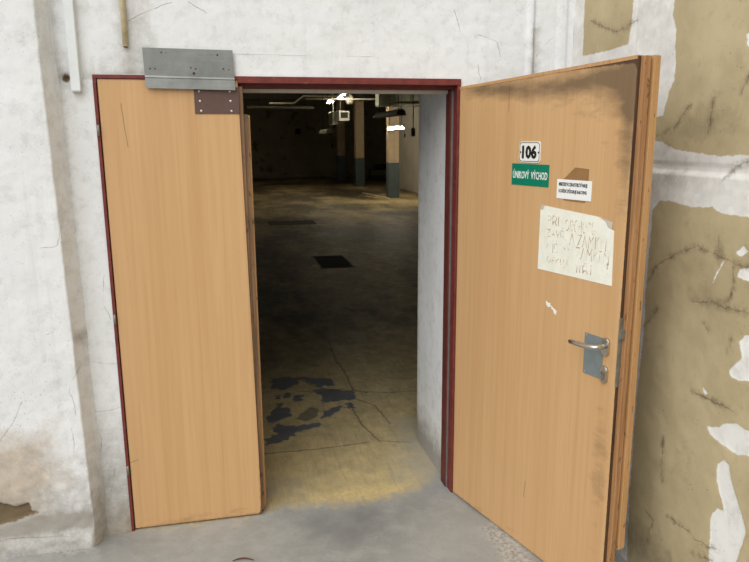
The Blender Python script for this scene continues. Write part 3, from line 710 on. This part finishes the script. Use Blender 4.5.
# scrap on the floor outside
t = thing('curled_scrap', 'small brown curled scrap lying on grey floor below the closed leaf', 'litter', (.482, -.345, GZ+.001))
bm = bmesh.new()
add_tube(bm, [(-.045+.09*u, .004-.05*(u-.35)**2, .003+.004*math.sin(u*3)) for u in np.linspace(0, 1, 12)], [.0012+.0022*math.sin(math.pi*u) for u in np.linspace(0.04, .96, 12)], 8)
bm_obj('scrap', bm, M_RUST, t, True)

# ------------------------------------------------------------------ the hall behind
def struct(o, label, cat='wall'): return tag(o, label, cat, None, 'structure')
bm = bmesh.new(); add_box(bm, ROOM_X1, ROOM_X1+.25, D, 23.2, GZ-.05, ROOM_H); struct(bm_obj('wall_right.001', bm, M_HALLWALL), 'pale long wall on the right side of the hall')
bm = bmesh.new(); add_box(bm, ROOM_X0-.25, 9.25, ROOM_Y1, ROOM_Y1+.25, GZ-.05, ROOM_H); struct(bm_obj('wall_back', bm, M_HALLFAR), 'dark far wall at the end of the hall')
bm = bmesh.new(); add_box(bm, ROOM_X0-.25, ROOM_X0, D, ROOM_Y1, GZ-.05, ROOM_H); struct(bm_obj('wall_left.001', bm, M_HALLFAR), 'far left wall of the dark hall')
bm = bmesh.new(); add_box(bm, 9.0, 9.25, 23.0, ROOM_Y1, GZ-.05, ROOM_H); add_box(bm, ROOM_X1+.25, 9.25, 22.95, 23.2, GZ-.05, ROOM_H); struct(bm_obj('wall_alcove', bm, M_HALLFAR), 'walls of the dark recess at the end of the hall')
bm = bmesh.new(); add_box(bm, ROOM_X0-.25, 9.25, .3, ROOM_Y1+.25, ROOM_H, ROOM_H+.2); struct(bm_obj('ceiling', bm, M_CEIL), 'dark concrete ceiling of the hall', 'ceiling')
for k, y in enumerate((5.2, 10.2, 17.36, 22.55, 26.6)):
    struct(box('ceiling_beam', ROOM_X0, ROOM_X1, y-.15, y+.15, ROOM_H-.32, ROOM_H, M_BEAM, None, .01), 'concrete beam crossing the hall ceiling', 'beam')['group'] = 'ceiling beams of the hall'
# columns
def column(y, label):
    t = thing('column', label, 'column', (5.555, y, GZ), 0, 'columns of the hall')
    box('grey_dado', -.168, .168, -.168, .168, 0, 1.05, M_COLLOW, t, .012); box('shaft', -.16, .16, -.16, .16, 1.05, ROOM_H-.33-GZ, M_COLUP, t, .012)
    return t
ca = column(17.36, 'nearest hall column, beside the lit hanging lamp, with a cable duct up its face')
bm = bmesh.new(); add_box(bm, -.03, .02, -.185, -.158, 1.2, 3.0, .004); add_box(bm, -.12, .05, -.18, -.158, 1.10, 1.16, .004); bm_obj('cable_duct', bm, M_LIP, ca)
column(22.55, 'middle hall column with a wide cream shaft and grey foot')
column(26.61, 'farthest, darkest hall column behind the heater unit')

def lamp(x, y, z, label, lit, body=M_LAMPBODY, L=1.25, up=None, pull=None, wide=.085, tube_mat=None):
    t = thing('hanging_lamp', label, 'lamp', (x, y, z), 0, 'fluorescent lamps of the hall')
    bm = bmesh.new()        # trough reflector, open below
    sec = [(-wide, -.01), (-wide*.75, .045), (-.03, .085), (.03, .085), (wide*.75, .045), (wide, -.01), (wide-.008, -.01), (wide*.7, .038), (.026, .076), (-.026, .076), (-wide*.7, .038), (-wide+.008, -.01)]
    a = [bm.verts.new((p, 0, q)) for p, q in sec]; b = [bm.verts.new((p, L, q)) for p, q in sec]
    for k in range(12): bm.faces.new((a[k], a[(k+1)%12], b[(k+1)%12], b[k]))
    bm.faces.new(a[::-1]); bm.faces.new(b)
    add_box(bm, -wide*.8, wide*.8, 0, .012, -.005, .06); add_box(bm, -wide*.8, wide*.8, L-.012, L, -.005, .06)
    if lit:                                                            # bare batten above an open tube
        bm.free(); bm = bmesh.new(); add_box(bm, -.03, .03, 0, L, .055, .10, .004); add_box(bm, -.012, .012, .0, .018, -.02, .06); add_box(bm, -.012, .012, L-.018, L, -.02, .06)
    bm_obj('reflector' if not lit else 'batten', bm, body, t)
    tube('tube', [(0, .02, 0), (0, .5*L, 0), (0, L-.02, 0)], 0.023 if lit else .019, (tube_mat or M_GLOW) if lit else M_LAMPWHITE, t, 10)
    for yy in (.2, L-.2): tube('cord', [(0, yy, .08), (0, yy, (ROOM_H-z)/2), (0, yy, ROOM_H-z)], .006, M_CORD, t, 6)
    if pull:
        p = tube('pull_cord', [(.06, .1, .0), (.06, .1, -pull/2), (.06, .1, -pull)], .004, M_CORD, t, 6)
        box('pull_knob', .045, .075, .085, .115, -pull-.10, -pull, M_CORD, p, .006)
    return t
lamp(5.16, 14.6, 2.02, 'lit hanging tube lamp glowing in front of the nearest column', True, M_LAMPWHITE, 1.7, pull=.14, wide=.05)
lamp(3.37, 8., 2.14, 'unlit dark reflector lamp hanging nearest the doorway', False, M_LAMPBODY, 1.8, wide=.085)
lamp(4.03, 19., 2.93, 'lit ceiling lamp just above the louvred end of heater unit', True, M_LAMPWHITE, 1.2, wide=.05)
lamp(3.97, 16.5, 2.945, 'lit ceiling lamp highest in the doorway, beside white drum', True, M_LAMPWHITE, 1.2, wide=.05)
lamp(2.97, 13., 1.90, 'unlit pale lamp hanging low left of the heater unit', False, M_LAMPWHITE, 1.25, pull=.25)
lamp(-1.6, 13.5, 3.3, 'added unseen lamp behind the closed leaf brightening left part of hall', True, M_LAMPWHITE, 1.2, wide=.05, tube_mat=M_GLOWADDED)  # out of view, added to light the mid floor
lamp(1.3, 13.2, 3.3, 'added unseen lamp above the door head brightening the mid hall', True, M_LAMPWHITE, 1.2, wide=.05, tube_mat=M_GLOWADDED)  # also out of view, added for the mid floor
lamp(-1.2, 23., 3.2, 'added unseen lamp behind the closed leaf brightening the far end of hall', True, M_LAMPWHITE, 1.2, wide=.05, tube_mat=M_GLOWADDED)  # out of view, added to lift the far wall

# heater with louvred outlet
t = thing('heater_unit', 'pale grey louvred heater box hanging under hall ceiling left of columns', 'heater', (4.2, 18., 2.29))
bm = bmesh.new(); add_box(bm, -.16, .16, 0, .95, 0, .30, .01); bm_obj('casing', bm, M_HEATER, t)
box('dark_window', -.11, .11, -.006, .004, .09, .25, M_DARKMET, t, .004)
bm = bmesh.new(); add_box(bm, -.20, -.03, .95, 1.9, -.08, .31, .01); bm_obj('louvre_box', bm, M_HEATER, t)
for k in range(7): box('slat', -.215, -.195, 1.0, 1.85, -.05+k*.05, -.025+k*.05, M_DUCT, t)
for y in (.2, 1.6): tube('hanger', [(-.08, y, .3), (-.08, y, .8), (-.08, y, ROOM_H-2.29)], .01, M_LAMPWHITE, t, 6)
# ventilator drum
t = thing('ventilator_drum', 'white round ventilator drum beside the highest lit lamp under hall ceiling', 'ventilator', (4.38, 18., 2.92))
tube('drum', [(-.10, 0, 0), (-.09, 0, 0), (.05, 0, 0), (.06, 0, 0), (.10, 0, 0)], [.12, .14, .14, .13, .09], M_LAMPWHITE, t, 20)
tube('bracket', [(0, 0, .13), (0, 0, .4), (0, 0, ROOM_H-2.92)], .015, M_LAMPWHITE, t, 8)
# lagging above the middle column
t = thing('lagged_pipe', 'dark ragged lagged pipe crossing above the middle column', 'pipe', (5.0, 21.6, 3.22))
bm = bmesh.new(); pts = [(u*1.7, 0, .05*math.sin(u*9)) for u in np.linspace(0, 1, 16)]
add_tube(bm, pts, [.16+.05*math.sin(k*2.1)+.03*math.cos(k*5) for k in range(16)], 12); bm_obj('lagging', bm, M_DARKMET, t, True)
for x in (.3, 1.4): tube('hanger', [(x, 0, .15), (x, 0, .3), (x, 0, ROOM_H-3.22)], .012, M_DARKMET, t, 6)
# ribbed air duct
t = thing('air_duct', 'grey ribbed sheet metal air duct above the nearest column', 'duct', (4.9, 16.3, 2.66))
box('duct_body', 0, 1.85, 0, .5, 0, .62, M_DUCT, t, .02)
for k in range(9): box('rib', .04+k*.22, .07+k*.22, -.02, .52, -.02, .64, M_DUCT, t)
for x in (.3, 1.5): tube('hanger', [(x, .25, .6), (x, .25, .8), (x, .25, ROOM_H-2.66)], .012, M_DARKMET, t, 6)
# pipes under the ceiling
def pipe_run(pts, r, mat, label, hang):
    t = thing('ceiling_pipe', label, 'pipe', pts[0]); p0 = Vector(pts[0])
    tube('pipe', [Vector(p)-p0 for p in pts], r, mat, t, 10)
    for q in hang:
        v = Vector(q)-p0; tube('hanger', [v, v+Vector((0, 0, (ROOM_H-q[2])/2)), v+Vector((0, 0, ROOM_H-q[2]))], .006, M_DARKMET, t, 6)
    return t
pipe_run([(2.9, 17., 2.875), (4., 17., 2.878), (5.2, 17., 2.88), (6.74, 17., 2.89)], .022, M_LAMPWHITE, 'long white pipe running sideways under the hall ceiling to the right wall', [(3.3, 17., 2.876), (6.2, 17., 2.885)])
pipe_run([(1.7, 14.4, 2.62), (2.3, 14.4, 2.62), (2.55, 14.4, 2.80), (3.7, 14.4, 2.80)], .022, M_LAMPWHITE, 'pale cranked pipe under hall ceiling left of the lit lamps', [(1.9, 14.4, 2.62), (3.4, 14.4, 2.80)])
pipe_run([(1.2, 15.2, 2.56), (2.0, 15.2, 2.56), (2.9, 15.2, 2.56)], .03, M_BEAM, 'dull grey pipe low under the ceiling beside the closed leaf', [(1.5, 15.2, 2.56), (2.7, 15.2, 2.56)])
pipe_run([(4.3, 12.6, 2.56), (5.2, 12.6, 2.57), (6.74, 12.6, 2.58)], .03, M_COLUP, 'cream pipe at the right wall in front of the air duct', [(4.8, 12.6, 2.565), (6.2, 12.6, 2.575)])
# hanging switch box
t = thing('switch_box', 'small grey switch box hanging on a black cable by right wall', 'switch', (3.85, 9., 1.79))
box('housing', -.03, .03, -.03, .03, 0, .14, M_DUCT, t, .006); box('button', -.012, .016, -.036, -.028, .03, .09, M_CORD, t, .004)
tube('cable', [(0, 0, .13), (0, 0, 1.), (0, 0, ROOM_H-1.79)], .008, M_CORD, t, 6)
# floor hatch, planks, bench, wall box
t = thing('floor_hatch', 'dark rectangular hatch plate let into the hall floor', 'hatch', (2.0, 6.77, GZ))
box('hatch_lid', -.225, .225, -.5, .5, -.01, .006, M_HATCH, t, .003)
bm = bmesh.new()
for a in ((-.25, -.225, -.53, .53), (.225, .25, -.53, .53)): add_box(bm, *a, -.01, .004)
for a in ((-.25, .25, -.53, -.5), (-.25, .25, .5, .53)): add_box(bm, *a, -.01, .004)
bm_obj('hatch_rim', bm, M_DARKMET, t)
t = thing('floor_hatch', 'fainter wide hatch plate farther back on the left of hall floor', 'hatch', (1.9, 11.7, GZ)); box('hatch_lid', -.5, .5, -.35, .35, -.01, .006, M_HATCHWORN, t, .003)
def plank(x, y, rz, L, w, label, z=GZ):
    t = thing('plank', label, 'plank', (x, y, z), rz, 'planks by the nearest column'); box('board', -L/2, L/2, -w/2, w/2, 0, .03, M_PLANK, t, .003)
plank(5.16, 18.0, R(-82), 2.3, .09, 'long pale plank lying on floor left of the nearest column')
plank(4.98, 17.3, R(-70), 1.0, .07, 'short pale plank lying between long plank and the nearest column')
t = thing('bench', 'dark low bench standing in the recess behind the columns', 'bench', (7.3, 27., GZ))
box('bench_top', -.45, .55, -.2, .2, .40, .45, M_DARKMET, t, .005)
for x in (-.4, .5):
    for y in (-.16, .16): box('leg', x-.02, x+.02, y-.02, y+.02, 0, .40, M_DARKMET, t)
t = thing('sack', 'dark lumpy sack lying on the bench in the recess', 'sack', (7.4, 27., GZ+.45))
bm = bmesh.new(); bmesh.ops.create_icosphere(bm, subdivisions=3, radius=1)
for v in bm.verts: v.co = Vector((v.co.x*.34, v.co.y*.18, (v.co.z+.9)*.12))*(1+.12*mnoise.noise(v.co*2.2))
for v in bm.verts: v.co.z = max(v.co.z, 0)
bm_obj('sack_body', bm, M_CORD, t, True)
t = thing('wall_box', 'small dark square box fixed on the far hall wall', 'box', (4.05, ROOM_Y1, 1.93))
box('box_frame', -.17, .17, -.12, 0, 0, .34, M_BEAM, t, .01); box('dark_front', -.12, .12, -.13, -.11, .05, .29, M_HOLE, t)

# ------------------------------------------------------------------ light: bright overcast daylight outside
w = bpy.data.worlds.new('overcast'); scene.world = w; w.use_nodes = True
nt = w.node_tree; bg = nt.nodes['Background']
tc = nt.nodes.new('ShaderNodeTexCoord'); sx = nt.nodes.new('ShaderNodeSeparateXYZ'); cr = nt.nodes.new('ShaderNodeValToRGB')
nt.links.new(tc.outputs['Generated'], sx.inputs[0]); nt.links.new(sx.outputs['Z'], cr.inputs[0])
cr.color_ramp.elements[0].position = 0.; cr.color_ramp.elements[0].color = (.58, .60, .62, 1)
cr.color_ramp.elements[1].position = .75; cr.color_ramp.elements[1].color = (1.0, 1.0, 1.0, 1)
nt.links.new(cr.outputs[0], bg.inputs[0]); bg.inputs[1].default_value = .58

sun = bpy.data.lights.new('bright_sky', 'SUN'); sun.energy = 1.25; sun.angle = R(60); sun.color = (1, .995, .985)
so = bpy.data.objects.new('bright_sky', sun); COL.objects.link(so); so.location = (-3, -6, 6)
so.rotation_euler = Vector((-.49, -.59, .64)).to_track_quat('Z', 'Y').to_euler()      # the bright part of the sky: front left, 40 degrees up

# ------------------------------------------------------------------ camera
cam = bpy.data.cameras.new('camera'); co = bpy.data.objects.new('camera', cam); COL.objects.link(co)
cam.sensor_fit = 'HORIZONTAL'; cam.sensor_width = 36; cam.lens = 683.1/749*36; cam.clip_start = .05; cam.clip_end = 200
rt = Vector((0.9762923, -0.21635815, -0.00651824)); up = Vector((0.05042888, 0.19806359, 0.97889108)); fw = Vector((0.21050004, 0.95601253, -0.20427866))
m = Matrix((rt, up, -fw)).transposed().to_4x4(); m.translation = Vector((0.47589, -3.0359, 1.76062)); co.matrix_world = m
scene.camera = co
scene.view_settings.view_transform = 'Standard'; scene.view_settings.look = 'None'; scene.view_settings.gamma = 1; scene.view_settings.use_curve_mapping = False
scene.view_settings.exposure = .72
